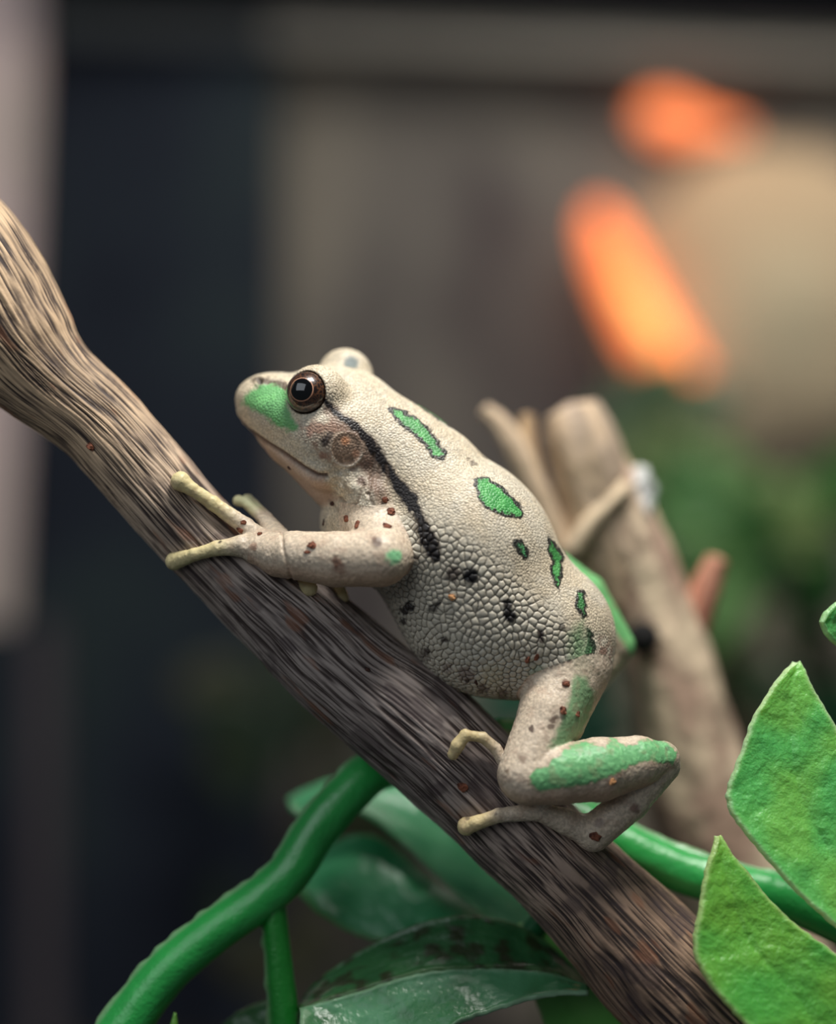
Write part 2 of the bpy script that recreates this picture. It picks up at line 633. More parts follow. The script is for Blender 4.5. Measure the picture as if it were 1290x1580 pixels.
def subdiv(V, Q):
    n = len(V)
    E = np.stack([Q, np.roll(Q, -1, 1)], -1).reshape(-1, 2)
    E.sort(axis=1)
    key, inv = np.unique(E[:, 0] * n + E[:, 1], return_inverse=True)
    a, b = key // n, key % n
    EV = (V[a] + V[b]) / 2
    FV = V[Q].mean(1)
    e = inv.reshape(-1, 4) + n
    f = np.arange(len(Q)) + n + len(key)
    Q2 = np.concatenate([np.stack([Q[:, i], e[:, i], f, e[:, i - 1]], -1) for i in range(4)])
    return np.vstack([V, EV, FV]), Q2


def relax(V, Q, it):
    for _ in range(it):
        acc = np.zeros_like(V)
        num = np.zeros(len(V))
        for i in range(4):
            np.add.at(acc, Q[:, i], V[Q[:, i - 1]] + V[Q[:, (i + 1) % 4]])
            np.add.at(num, Q[:, i], 2)
        V = 0.5 * V + 0.5 * acc / num[:, None]
    return V


allp = np.vstack([np.vstack([pr[1][0] + r * np.ones(3) * s for s in (-1, 1)] + ([pr[1][1] + r * np.ones(3) * s for s in (-1, 1)] if pr[0] == 'c' else []))
                  for pr in prims for r in [pr[1][2].max() if pr[0] == 'e' else max(pr[1][2:])]])
V, Q = surface_nets(allp.min(0) - 8, allp.max(0) + 8, 4.0)
V = relax(V, Q, 2)
for lev in range(3):
    V = V.astype(np.float32)
    d = sdf(V)
    g = grad(V)
    V = V - g * (d / np.maximum((g * g).sum(1), 0.1)).clip(-3, 3)[:, None]
    if lev < 2:
        V, Q = subdiv(V, Q)
V = V.astype(float)
g = grad(V.astype(np.float32)).astype(float)
Nrm = g / np.maximum(np.linalg.norm(g, axis=1), 1e-6)[:, None]
_, part = sdf(V.astype(np.float32), True)

# side coordinates: the far half is the mirror of the near half
side = (V - P0) @ Lh - 42 * sstep(40, 230, V[:, 0])
Vm = V.copy()
far = side > 0
Vm[far] -= 2 * side[far, None] * Lh
Nm = Nrm.copy()
Nm[far] -= 2 * (Nm[far] @ Lh)[:, None] * Lh
limb = part >= ARM
px = 645 + np.where(limb, V[:, 0], Vm[:, 0]) * D / (D + np.where(limb, V[:, 1], Vm[:, 1]))
py = 790 - np.where(limb, V[:, 2], Vm[:, 2]) * D / (D + np.where(limb, V[:, 1], Vm[:, 1]))
n1 = fbm(V / 14.0, 1, 3)
n2 = fbm(V / 5.0, 4, 2)
n3 = fbm(V / 40.0, 8, 3)
jx = px + (fbm(V / 7.0, 61, 2) - 0.5) * 9
jy = py + (fbm(V / 7.0, 71, 2) - 0.5) * 9


def poly_sd(P, X, Y, margin=30):
    P = np.asarray(P, float)
    out = np.full(len(X), 1e3)
    m = (X > P[:, 0].min() - margin) & (X < P[:, 0].max() + margin) & (Y > P[:, 1].min() - margin) & (Y < P[:, 1].max() + margin)
    x, y = X[m], Y[m]
    d = np.full(len(x), 1e9)
    ins = np.zeros(len(x), bool)
    for a, b in zip(P, np.roll(P, -1, 0)):
        e = b - a
        t = np.clip(((x - a[0]) * e[0] + (y - a[1]) * e[1]) / (e @ e + 1e-9), 0, 1)
        d = np.minimum(d, (x - a[0] - t * e[0]) ** 2 + (y - a[1] - t * e[1]) ** 2)
        c = (a[1] > y) != (b[1] > y)
        ins ^= c & (x < (b[0] - a[0]) * (y - a[1]) / (b[1] - a[1] + 1e-12) + a[0])
    out[m] = np.sqrt(d) * np.where(ins, -1, 1)
    return out


def line_d(P, X, Y, margin=40):
    """distance to an open polyline of (x, y, width): returns distance minus half width"""
    P = np.asarray(P, float)
    out = np.full(len(X), 1e3)
    m = (X > P[:, 0].min() - margin) & (X < P[:, 0].max() + margin) & (Y > P[:, 1].min() - margin) & (Y < P[:, 1].max() + margin)
    x, y = X[m], Y[m]
    d = np.full(len(x), 1e9)
    for a, b in zip(P[:-1], P[1:]):
        e = (b - a)[:2]
        t = np.clip(((x - a[0]) * e[0] + (y - a[1]) * e[1]) / (e @ e + 1e-9), 0, 1)
        d = np.minimum(d, np.hypot(x - a[0] - t * e[0], y - a[1] - t * e[1]) - (a[2] + (b[2] - a[2]) * t) / 2)
    out[m] = d
    return out


trunk = (part == BODY) | (part == HEAD)
facing = Nm[:, 1] < 0.25
tf = trunk & facing
C = np.tile(lin((200, 190, 170)), (len(V), 1))
warm = sstep(0.35, 0.65, n3)
C = C * (1 - 0.5 * warm[:, None]) + lin((200, 182, 152)) * 0.5 * warm[:, None]
C *= (0.84 + 0.32 * n2)[:, None]
C *= (0.82 + 0.36 * sstep(0.3, 0.7, fbm(V / 2.6, 44, 2)))[:, None]
disp = np.zeros(len(V))


def paint(mask, colour, w=1.0):
    a = np.clip(mask * w, 0, 1)[:, None]
    C[:] = C * (1 - a) + lin(colour) * a


# --- granular skin: pebbles on flank and belly, fine grain on the back
gran = np.zeros(len(V))
gp = [(545, 850), (585, 815), (640, 800), (690, 815), (740, 850), (800, 900), (850, 945), (890, 990), (880, 1040), (800, 1095), (690, 1090), (590, 1010), (550, 920)]
gran = np.where(trunk & (part == BODY), 1 - sstep(-22, 22, poly_sd(gp, px, py, 60)), 0)
gran = np.where(trunk & (Nm[:, 2] < -0.25) & (part == BODY), np.maximum(gran, 0.9), gran)


def seeds(cell, seed, mask):
    idx = np.where(mask)[0]
    r = np.random.default_rng(seed)
    r.shuffle(idx)
    P = V[idx]
    key = np.floor(P / cell).astype(np.int64)
    _, first = np.unique(key[:, 0] * 73856093 ^ key[:, 1] * 19349663 ^ key[:, 2] * 83492791, return_index=True)
    P = P[first]
    kd = kdtree.KDTree(len(P))                         # thin out seeds that fell too close together
    for i, p in enumerate(P):
        kd.insert(p, i)
    kd.balance()
    keep = np.ones(len(P), bool)
    for i, p in enumerate(P):
        if keep[i]:
            for _, q, _ in kd.find_range(p, cell * 0.62):
                if q != i:
                    keep[q] = False
    P = P[keep]
    kd = kdtree.KDTree(len(P))
    for i, p in enumerate(P):
        kd.insert(p, i)
    kd.balance()
    return kd


def cells(kd, idx):
    out = np.empty((len(idx), 2))
    sid = np.empty(len(idx), int)
    find = kd.find_n
    for n, p in enumerate(V[idx].tolist()):
        r = find(p, 2)
        out[n] = r[0][2], r[1][2]
        sid[n] = r[0][1]
    return out, sid


Vsave = V.copy()
V = V + (np.stack([fbm(V / 12, 91 + a, 2) for a in range(3)], -1) - 0.5) * 5
gi = np.where(gran > 0.03)[0]
kd = seeds(9.8, 3, gran > 0.03)
cd, cid = cells(kd, gi)
ncell = cid.max() + 1                              # even the pebbles out once
cnt = np.bincount(cid, minlength=ncell)
cen = np.stack([np.bincount(cid, V[gi][:, a], ncell) for a in range(3)], -1)[cnt > 0] / cnt[cnt > 0][:, None]
kd = kdtree.KDTree(len(cen))
for i, p in enumerate(cen):
    kd.insert(p, i)
kd.balance()
cd, cid = cells(kd, gi)
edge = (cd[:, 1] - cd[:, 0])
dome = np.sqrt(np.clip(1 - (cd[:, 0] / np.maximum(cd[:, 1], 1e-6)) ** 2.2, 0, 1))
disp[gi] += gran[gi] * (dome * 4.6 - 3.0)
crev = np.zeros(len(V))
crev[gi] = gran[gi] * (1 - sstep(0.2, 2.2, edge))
tint = np.random.default_rng(5).random(100000)
ctint = np.ones(len(V))
ctint[gi] = 1 + gran[gi] * (tint[cid] - 0.5) * 0.22
bi = np.where(trunk & (gran < 0.97) & (Nm[:, 1] < 0.6))[0]
kd = seeds(4.8, 4, trunk & (gran < 0.97))
cd, cid = cells(kd, bi)
fine = sstep(0, 2.6, cd[:, 1] - cd[:, 0])
disp[bi] += (1 - gran[bi]) * (fine - 0.6) * (0.5 + 0.4 * tint[cid])
C[bi] *= (1 + (1 - gran[bi]) * (fine - 0.6) * 0.20)[:, None]
V = Vsave
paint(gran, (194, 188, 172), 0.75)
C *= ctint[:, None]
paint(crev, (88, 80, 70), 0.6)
disp += np.where(limb, (n2 - 0.5) * 1.2 + (n3 - 0.5) * 1.2, 0)

# --- face
lips = [(364, 645, 2), (380, 662, 2), (410, 683, 2), (440, 702, 2), (470, 723, 2), (490, 733, 2), (504, 734, 2)]
hd = trunk & (Nm[:, 1] < 0.5)
ml = np.where(hd, line_d(lips, px, py), 1e3)
under = np.where(hd, poly_sd([(350, 640), (366, 650), (380, 664), (410, 685), (440, 704), (470, 726), (500, 737), (520, 770), (480, 790), (420, 730)], jx, jy), 1e3)
paint(1 - sstep(-4, 6, under), (184, 152, 134), 0.65)
disp -= 4.6 * np.exp(-np.clip(ml, 0, 50) ** 2 / 9)
disp += 1.6 * np.exp(-(np.clip(ml, 0, 80) - 9) ** 2 / 30) * np.where(hd, 1, 0)
paint(1 - sstep(0.0, 4.0, ml), (84, 60, 50), 0.9)
green_lore = [(373, 616), (384, 603), (402, 591), (425, 590), (441, 598), (446, 620), (452, 640), (461, 655), (459, 665), (446, 667), (428, 661), (406, 643), (386, 632), (373, 624)]
gl = np.where(tf, poly_sd(green_lore, jx, jy), 1e3)
paint(1 - sstep(-7, 3, gl), (100, 170, 104), 0.95)
paint((1 - sstep(-16, -4, gl)) * sstep(0.45, 0.6, n1), (132, 205, 128), 0.6)
can = np.where(tf, line_d([(392, 586, 3), (415, 588, 5), (438, 594, 8), (448, 600, 8)], jx, jy), 1e3)
paint(1 - sstep(-1, 5, can), (74, 58, 48), 0.85)
nost = np.where(tf, np.hypot(px - 401, py - 589), 1e3)
disp += 2.2 * np.exp(-(nost - 7) ** 2 / 8) - 4 * np.exp(-nost ** 2 / 14)
paint(np.exp(-nost ** 2 / 30), (62, 56, 50), 0.9)
# ring of dark skin round the eye
er = np.linalg.norm(Vm - EYE, axis=1)
paint((1 - sstep(32.8, 36, er)) * trunk, (58, 46, 38), 0.85)
ck = np.where(tf, poly_sd([(462, 650), (505, 640), (530, 648), (562, 676), (583, 718), (586, 760), (570, 768), (556, 740), (530, 722), (505, 714), (480, 690), (462, 672)], jx, jy), 1e3)
paint((1 - sstep(-16, 8, ck)) * sstep(0.42, 0.58, n1), (142, 106, 88), 0.85)
paint((1 - sstep(-24, 2, ck)), (146, 116, 98), 0.6)
cb = np.where(tf, line_d([(508, 632, 14), (540, 662, 16), (566, 690, 26), (576, 730, 26), (590, 770, 22)], jx, jy), 1e3)
paint((1 - sstep(-6, 10, cb)), (122, 96, 82), 0.7)
for x, y, r, c, w in [(502, 680, 9, (50, 40, 38), 0.9), (508, 672, 6, (70, 60, 56), 0.8), (515, 632, 8, (80, 62, 50), 0.8), (556, 742, 8, (96, 70, 58), 0.8), (545, 724, 6, (92, 64, 54), 0.7),
                      (566, 716, 7, (92, 72, 62), 0.7), (500, 702, 7, (140, 96, 80), 0.7), (478, 668, 7, (176, 140, 122), 0.6)]:
    paint((1 - sstep(r * 0.5, r * 1.3, np.hypot(jx - x, jy - y))) * tf, c, w)
ty = np.where(tf, np.hypot((px - 535) / 25.0, (py - 693) / 27.0), 9)
paint(1 - sstep(0.86, 1.0, ty), (172, 146, 124), 0.9)
paint((1 - sstep(0.8, 0.95, ty)) * sstep(0.4, 0.6, n2), (96, 80, 68), 0.55)
paint((1 - sstep(0.1, 0.42, np.hypot((px - 533) / 25, (py - 680) / 25))) * tf, (206, 140, 96), 0.7)
paint((1 - sstep(0.1, 0.35, np.hypot((px - 549) / 25, (py - 700) / 25))) * tf, (196, 140, 110), 0.5)
disp += np.where(tf, (0.7 + 1.3 * sstep(-10, 14, py - 693)) * np.exp(-((ty - 0.98) / 0.09) ** 2) - 1.3 * (1 - sstep(0.7, 0.95, ty)), 0)
paint(np.exp(-((ty - 0.98) / 0.07) ** 2) * sstep(0, 14, py - 693), (206, 196, 180), 0.8)
# black stripe from eye to flank
stripe = [(503, 620, 10), (522, 640, 12), (536, 650, 13), (563, 671, 15), (578, 694, 18), (592, 716, 18), (606, 737, 17), (620, 756, 22), (636, 774, 24), (646, 797, 13), (654, 816, 22), (664, 838, 26), (672, 858, 17)]
st = np.where(tf, line_d(stripe, jx, jy), 1e3)
paint(1 - sstep(-2, 9, st + 3), (96, 78, 66), 0.75)
paint(1 - sstep(-3.5, 1.5, st), (24, 20, 22), 0.97)
for x, y, r, c, w in [(725, 889, 15, (20, 17, 18), 1), (699, 886, 14, (66, 52, 46), 0.85), (784, 932, 9, (24, 19, 19), 0.95), (788, 950, 12, (24, 19, 19), 1), (782, 944, 8, (24, 19, 19), 1), (833, 978, 8, (46, 36, 34), 0.95), (834, 988, 6, (46, 36, 34), 0.9),
                      (868, 968, 6, (54, 48, 40), 0.8), (632, 936, 9, (34, 28, 28), 0.95), (624, 942, 7, (40, 32, 30), 0.9), (670, 938, 9, (50, 42, 38), 0.8), (678, 932, 5, (44, 36, 34), 0.8), (622, 958, 6, (44, 36, 34), 0.9),
                      (614, 982, 6, (44, 36, 34), 0.9), (686, 986, 6, (60, 48, 42), 0.9), (577, 922, 5, (50, 40, 36), 0.9), (640, 860, 7, (110, 92, 80), 0.6), (730, 716, 6, (70, 62, 54), 0.7), (722, 709, 4, (90, 80, 70), 0.6),
                      (720, 1040, 14, (110, 84, 80), 0.6), (690, 1030, 10, (110, 86, 80), 0.5), (745, 1062, 9, (84, 62, 56), 0.7), (655, 1010, 12, (96, 84, 76), 0.6), (760, 1040, 20, (196, 188, 160), 0.5),
                      (660, 1005, 6, (60, 50, 44), 0.8), (722, 1050, 6, (60, 44, 40), 0.8), (776, 1070, 10, (96, 70, 60), 0.6)]:
    paint((1 - sstep(r * 0.55, r * 1.15, np.hypot(jx - x, jy - y))) * tf, c, w)

# --- the green spots with black rims
GR, BK = (62, 158, 68), (13, 19, 20)
for poly, rim, gcol in [
        ([(597, 627), (608, 628), (619, 631), (641, 642), (661, 659), (676, 679), (690, 701), (684, 712), (664, 706), (655, 688), (636, 671), (616, 655), (603, 637)], 5, (78, 150, 84)),
        ([(734, 736), (744, 735), (753, 738), (776, 752), (794, 770), (809, 790), (803, 800), (776, 796), (746, 783), (735, 765), (732, 748)], 4.5, (66, 152, 76)),
        ([(790, 830), (802, 831), (813, 845), (817, 859), (808, 865), (796, 851)], 5, (64, 130, 90)),
        ([(846, 828), (858, 837), (869, 857), (869, 884), (863, 913), (855, 901), (848, 886), (851, 864), (845, 848)], 4.5, (62, 132, 68)),
        ([(889, 909), (899, 910), (906, 927), (906, 950), (898, 955), (888, 936)], 4.5, (66, 128, 72)),
        ([(906, 966), (915, 979), (919, 1006), (921, 1028), (912, 1040), (904, 1009)], 6, (54, 96, 50)),
        ([(856, 803), (868, 811), (877, 832), (872, 838), (862, 826)], 3.5, (66, 132, 66))]:
    sd = np.where(tf, poly_sd(poly, jx, jy), 1e3)
    paint(1 - sstep(-1.5, 1.8, sd), BK, 0.95)
    core = (1 - sstep(-rim - 2.5, -rim + 1.5, sd + (n2 - 0.5) * 6))
    paint(core, gcol, 0.95)
    paint(core * sstep(0.5, 0.62, n1), (120, 205, 120), 0.35)
    disp += np.where(tf, 0.7 * (1 - sstep(-4, 2, sd)), 0)
gz = np.where(tf | (part == THIGH), poly_sd([(880, 980), (898, 960), (908, 1000), (915, 1035), (905, 1060), (890, 1050), (880, 1020)], jx, jy, 40), 1e3)
paint(1 - sstep(-12, 14, gz), (92, 140, 92), 0.75)
paint((1 - sstep(5, 22, np.hypot(jx - 830, jy - 1040))) * tf, (120, 140, 112), 0.6)
rp = np.where(tf | (part == THIGH), poly_sd([(922, 985), (940, 980), (948, 1020), (938, 1060), (920, 1085), (918, 1045)], jx, jy, 40), 1e3)
paint((1 - sstep(-8, 6, rp)) * sstep(0.4, 0.6, n1), (120, 84, 70), 0.8)
# bluish patch on the eyelid crown (seen on the far eye)
fe = np.hypot(645 + V[:, 0] * D / (D + V[:, 1]) - 542, 790 - V[:, 2] * D / (D + V[:, 1]) - 561)
paint((1 - sstep(7, 15, fe)) * (part == HEAD) * (V[:, 1] > 25) * (Nrm[:, 1] < 0.2), (84, 102, 104), 0.9)

# --- creases
for pl, w in [([(578, 702, 1), (574, 730, 1), (568, 762, 1)], 1), ([(568, 762, 1), (580, 790, 1), (592, 806, 1)], .8), ([(598, 718, 1), (598, 748, 1)], .8), ([(524, 768, 1), (536, 782, 1), (552, 776, 1), (562, 748, 1)], .9),
              ([(586, 720, 1), (583, 750, 1), (592, 780, 1)], .5), ([(540, 762, 1), (532, 748, 1), (548, 736, 1)], .4), ([(508, 772, 1), (524, 790, 1), (548, 793, 1)], .6)]:
    ld = np.where(tf, line_d(pl, px + (n1 - .5) * 4, py + (n1 - .5) * 4), 1e3)
    disp -= w * 2.4 * np.exp(-np.clip(ld, 0, 50) ** 2 / 7)
    paint(np.exp(-np.clip(ld, 0, 50) ** 2 / 4), (112, 92, 78), 0.6 * w)
jl = np.where(tf, poly_sd([(505, 735), (530, 720), (562, 745), (562, 775), (545, 790), (520, 770)], px, py), 1e3)
disp += (1 - sstep(-8, 4, jl)) * (fbm(V / 9, 15, 1) - 0.4) * 6
wr = np.where((part == ARM), line_d([(434, 818, 1), (436, 845, 1), (443, 868, 1), (450, 898, 1)], px + (n1 - .5) * 3, py), 1e3)
disp -= 2.6 * np.exp(-np.clip(wr, 0, 50) ** 2 / 5)
paint(np.exp(-np.clip(wr, 0, 50) ** 2 / 3), (110, 92, 76), 0.8)

# --- limbs
near_limb = limb & (part < FARARM)
LC = np.tile(lin((206, 188, 166)), (len(V), 1)) * (0.90 + 0.20 * n2)[:, None]
LC *= (0.86 + 0.28 * sstep(0.3, 0.7, fbm(V / 2.6, 44, 2)))[:, None]
a = (limb * 0.8)[:, None]
C[:] = C * (1 - a) + LC * a
pale = sstep(-0.1, -0.8, Nrm[:, 2]) * np.isin(part, [ARM, CALF, THIGH])  # warm shade under the limbs, painted into the skin colour
paint(pale, (206, 160, 128), 0.55)
tipw = np.zeros(len(V))
for (x, y, dd), r in [((290, 750, -66), 95), ((285, 860, -60), 95), ((372, 775, 4), 50), ((705, 1150, -104), 62), ((722, 1274, -84), 60), ((478, 905, -50), 60), ((528, 922, -18), 50)]:
    tipw = np.maximum(tipw, 1 - sstep(r * 0.45, r * 1.1, np.linalg.norm(V - W(x, y, dd), axis=1)))
paint(tipw * np.isin(part, [FING, FARARM]), (214, 200, 146), 0.85)
paint(tipw * (part == TOE), (214, 194, 138), 0.8)
paint((tipw * (np.hypot(px - 372, py - 785) < 60)) * (part == FING) * (V[:, 1] > -40), (186, 196, 160), 0.7)
for x, y, r, c, w, pa in [(582, 837, 9, (98, 78, 68), .85, ARM), (576, 832, 5, (98, 78, 68), .8, ARM), (518, 868, 9, (104, 70, 54), .85, ARM), (524, 878, 12, (140, 96, 76), .6, ARM), (608, 860, 14, (128, 206, 148), .9, ARM), (392, 843, 7, (150, 112, 90), .7, ARM), (392, 843, 7, (150, 112, 90), .7, FING),
                          (339, 836, 4, (56, 44, 38), .9, FING), (854, 1110, 8, (84, 66, 54), .9, THIGH), (850, 1122, 6, (84, 66, 54), .8, THIGH), (819, 1124, 5, (78, 58, 48), .9, THIGH), (805, 1170, 8, (128, 104, 86), .7, THIGH), (783, 1190, 5, (110, 84, 68), .7, THIGH), (872, 1054, 8, (128, 84, 70), .7, THIGH),
                          (980, 1248, 8, (120, 92, 84), .8, FOOT), (925, 1270, 9, (128, 108, 100), .7, FOOT), (957, 1196, 7, (130, 104, 92), .7, CALF), (765, 1255, 4, (90, 74, 64), .7, TOE), (722, 1262, 5, (90, 78, 70), .7, TOE)]:
    paint((1 - sstep(r * 0.45, r * 1.2, np.hypot(jx - x, jy - y))) * (part == pa) * (Nrm[:, 1] < 0.3), c, w)
cg = np.where((part == CALF) & (Nrm[:, 1] < 0.35), poly_sd([(813, 1189), (830, 1186), (844, 1182), (856, 1167), (872, 1155), (887, 1146), (906, 1142), (920, 1148), (934, 1152), (943, 1134), (955, 1144), (968, 1150), (990, 1143), (1011, 1137), (1030, 1143),
                                                                   (1046, 1161), (1040, 1184), (1020, 1177), (1000, 1176), (980, 1180), (943, 1198), (909, 1211), (868, 1217), (831, 1223), (817, 1211)], jx, jy), 1e3)
paint(1 - sstep(-3, 1.5, cg), (100, 172, 112), 0.95)
paint((1 - sstep(-6, -1, cg)) * sstep(0.5, 0.64, n2), (140, 210, 144), 0.45)
paint(sstep(-4, -1, cg) * (1 - sstep(0, 5, cg)), (150, 120, 98), 0.3)
paint((1 - sstep(2, 6, np.hypot(px - 1030, py - 1155))) * (part == CALF), (62, 84, 60), 0.7)
tg = np.where((part == THIGH) & (Nrm[:, 1] < 0.5), poly_sd([(886, 1040), (905, 1045), (920, 1070), (912, 1110), (890, 1150), (846, 1156), (862, 1120), (876, 1085)], jx, jy), 1e3)
paint(1 - sstep(-8, 5, tg), (104, 152, 104), 0.85)
fl = (part == FARLEG) & (Nrm[:, 0] * 0.6 + Nrm[:, 2] * 0.6 > 0.12)
paint(fl * 1.0, (112, 190, 118), 0.95)
paint((1 - sstep(0.3, 0.45, n1)) * limb, (160, 124, 104), 0.25)

V = V + Nrm * disp[:, None]
sparkle = (800, 3, 0.30, 0.00018)
m_skin = vcol_mat('frog_skin', 0.46, [(1400, 3, 0.35, 0.00022), (4200, 2, 0.25, 0.00010)], sss=0.06, sss_r=0.0010, spec=0.45)
frog = thing('tree_frog', 'pale tan tree frog with green black-rimmed spots gripping the diagonal branch, facing left', 'frog', W(700, 1085, 0))
body = mesh_obj('body', V, Q, m_skin, frog, org=W(700, 860, 0), col=C)
FROG_BVH = BVHTree.FromPolygons([tuple(v) for v in V.tolist()], Q.tolist())


# eyes
def iris_material():
    m, nt, bs = mat('frog_iris')
    tc = node(nt, 'ShaderNodeTexCoord')
    nz = node(nt, 'ShaderNodeTexNoise')
    nz.inputs['Scale'].default_value = 900
    nz.inputs['Detail'].default_value = 3
    mx = node(nt, 'ShaderNodeMixRGB')
    mx.inputs[0].default_value = 0.0015
    mx.blend_type = 'ADD'
    nt.links.new(tc.outputs['Object'], nz.inputs['Vector'])
    nt.links.new(tc.outputs['Object'], mx.inputs[1])
    nt.links.new(nz.outputs['Color'], mx.inputs[2])
    vo = node(nt, 'ShaderNodeTexVoronoi')
    vo.feature = 'DISTANCE_TO_EDGE'
    vo.inputs['Scale'].default_value = 1500
    nt.links.new(mx.outputs[0], vo.inputs['Vector'])
    cr = node(nt, 'ShaderNodeValToRGB')
    cr.color_ramp.elements[0].position = 0.03
    cr.color_ramp.elements[0].color = L4((92, 58, 36))
    cr.color_ramp.elements[1].position = 0.16
    cr.color_ramp.elements[1].color = L4((22, 9, 8))
    nt.links.new(vo.outputs['Distance'], cr.inputs[0])
    nt.links.new(cr.outputs[0], bs.inputs['Base Color'])
    bs.inputs['Roughness'].default_value = 0.35
    bs.inputs['Coat Weight'].default_value = 1.0
    bs.inputs['Coat Roughness'].default_value = 0.03
    return m


m_iris = iris_material()
m_pup, _, bs = mat('frog_pupil')
bs.inputs['Base Color'].default_value = L4((6, 7, 10))
bs.inputs['Roughness'].default_value = 0.08
bs.inputs['Coat Weight'].default_value = 1.0
bs.inputs['Coat Roughness'].default_value = 0.02
m_ring, _, bs = mat('copper_ring')
bs.inputs['Base Color'].default_value = L4((186, 138, 112))
bs.inputs['Roughness'].default_value = 0.3


def dome(c, axis, r, a0, a1, nr, seg):
    axis = axis / np.linalg.norm(axis)
    u = np.cross(axis, [0, 0, 1.0])
    u /= np.linalg.norm(u)
    v = np.cross(axis, u)
    V, F = [], []
    for i in range(nr + 1):
        a = a0 + (a1 - a0) * i / nr
        for j in range(seg):
            t = 2 * math.pi * j / seg
            V.append(c + r * (axis * math.cos(a) + math.sin(a) * (u * math.cos(t) + v * math.sin(t))))
    for i in range(nr):
        for j in range(seg):
            k = (j + 1) % seg
            F.append([i * seg + j, (i + 1) * seg + j, (i + 1) * seg + k, i * seg + k])
    return np.array(V), np.array(F)


for c, ax in ((EYE, np.array([-0.24, -0.96, 0.12])), (EYE_F, None)):
    if ax is None:
        ax = np.array([-0.24, -0.96, 0.12])
        ax = ax - 2 * Lh * (ax @ Lh)
    v, f = dome(c, ax, 31.8, 0.001, math.pi - 0.001, 48, 64)
    eye = mesh_obj('eye', v, f, m_iris, frog, org=c)
    eye['label'] = 'glossy dark brown eyeball with gold-netted iris'
    v, f = dome(c, ax, 32.2, 0.002, 0.56, 10, 48)
    mesh_obj('pupil', v, f, m_pup, eye)
    v, f = dome(c, ax, 32.3, 0.55, 0.60, 3, 64)
    mesh_obj('iris_ring', v, f, m_ring, eye)


def ray(px_, py_, tree):
    o = np.array([0, -D, 0.0])
    dr = W(px_, py_, 0) - o
    dr /= np.linalg.norm(dr)
    hit = tree.ray_cast(Vector(o), Vector(dr))
    return (np.array(hit[0]), np.array(hit[1])) if hit[0] is not None else (None, None)


# ------------------------------------------------------------------ crumbs of bark on the skin and on the branch
m_crumb = noise_mat('bark_crumb_red', [(0.38, (70, 38, 28)), (0.6, (136, 82, 60))], 900, 0.8, 3, [(2500, 3, 0.6, 0.0002)])
m_crumb_dark = noise_mat('bark_crumb_dark', [(0.35, (34, 22, 20)), (0.6, (72, 46, 38))], 900, 0.8, 3, [(2500, 3, 0.6, 0.0002)])
m_crumb_pale = noise_mat('bark_crumb_orange', [(0.35, (176, 118, 76)), (0.6, (214, 160, 110))], 900, 0.8, 3)


def crumb(x, y, rx, ry, rot, m, label, tree=None):
    tree = tree or FROG_BVH
    p, nn = ray(x, y, tree)
    if p is None:
        return
    if nn[1] > 0:
        nn = -nn
    t = np.array([math.cos(rot), 0, -math.sin(rot)])
    t -= nn * (t @ nn)
    t /= np.linalg.norm(t)
    b = np.cross(nn, t)
    import bmesh
    bm = bmesh.new()
    bmesh.ops.create_icosphere(bm, subdivisions=2, radius=1)
    P = np.array([v.co[:] for v in bm.verts])
    F = [[v.index for v in f.verts] for f in bm.faces]
    bm.free()
    r = 0.45 + 0.95 * vnoise(P * 1.9 + x, int(x + y))
    h = 0.55 * min(rx, ry)
    Vc = p + nn * h * 0.35 + (P * r[:, None]) @ np.stack([t * rx, b * ry, nn * h])
    o = mesh_obj('bark_crumb', Vc, F, m, org=p + nn * h * 0.3, smooth=False)
    tag(o, label, 'crumb', 'bark crumbs stuck to the frog and the branch')


CR, CD, CP = m_crumb, m_crumb_dark, m_crumb_pale
for a in [(481, 842, 8, 6, 0.3, CR, 'larger red-brown crumb at the middle of the near forearm'),
          (474, 852, 5, 3, 0.2, CR, 'tiny red-brown crumb just under the larger forearm crumb'),
          (551, 811, 5, 8, 0.2, CR, 'oval red-brown crumb standing on the upper arm above the forearm'),
          (535, 801, 6, 5, 0.5, CR, 'angular brown crumb on the chest left of the oval crumb'),
          (500, 805, 3, 6, 0.2, CD, 'narrow dark brown crumb on the throat edge above the forearm'),
          (513, 777, 5, 4, 0.0, CD, 'dark crumb below the jaw corner on the throat'),
          (475, 771, 7, 4, 0.1, CD, 'dark brown crumb on the throat outline under the jaw'),
          (447, 722, 4, 3, 0.6, CD, 'tiny black-brown crumb under the lower lip'),
          (597, 812, 7, 5, 0.2, CR, 'orange-brown crumb where the upper arm meets the shoulder'),
          (594, 772, 6, 5, 0.8, CR, 'reddish crumb in the neck crease, upper of two'),
          (603, 789, 6, 7, 0.8, CR, 'reddish crumb in the neck crease, lower of two'),
          (375, 806, 5, 4, 0.2, CR, 'red crumb at the base of the upper finger'),
          (371, 818, 6, 4, 0.2, CR, 'flat red crumb between the two front fingers'),
          (401, 824, 4, 4, 0.2, CR, 'small red crumb on the back of the near hand'),
          (698, 921, 6, 5, 0.2, CP, 'orange crumb on the pebbly flank below the black marks'),
          (813, 1018, 4, 6, 0.2, CR, 'rust crumb on the hind flank, left of a pair'),
          (828, 1014, 4, 6, 0.2, CR, 'rust crumb on the hind flank, right of a pair'),
          (735, 1052, 5, 4, 0.2, CD, 'dark crumb on the underside of the belly'),
          (869, 1096, 6, 8, 0.1, CR, 'red-brown crumb on the thigh beside its green stripe'),
          (891, 1102, 5, 5, 0.1, CR, 'red-brown crumb on the green stripe at the back of the thigh'),
          (874, 1055, 6, 5, 0.1, CR, 'brown crumb near the hip at the top of the thigh'),
          (918, 1291, 9, 7, 0.3, CR, 'cluster of red crumb at the bend of the hind foot'),
          (945, 1206, 5, 6, 0.1, CP, 'pale amber crumb under the green calf patch')]:
    crumb(*a)
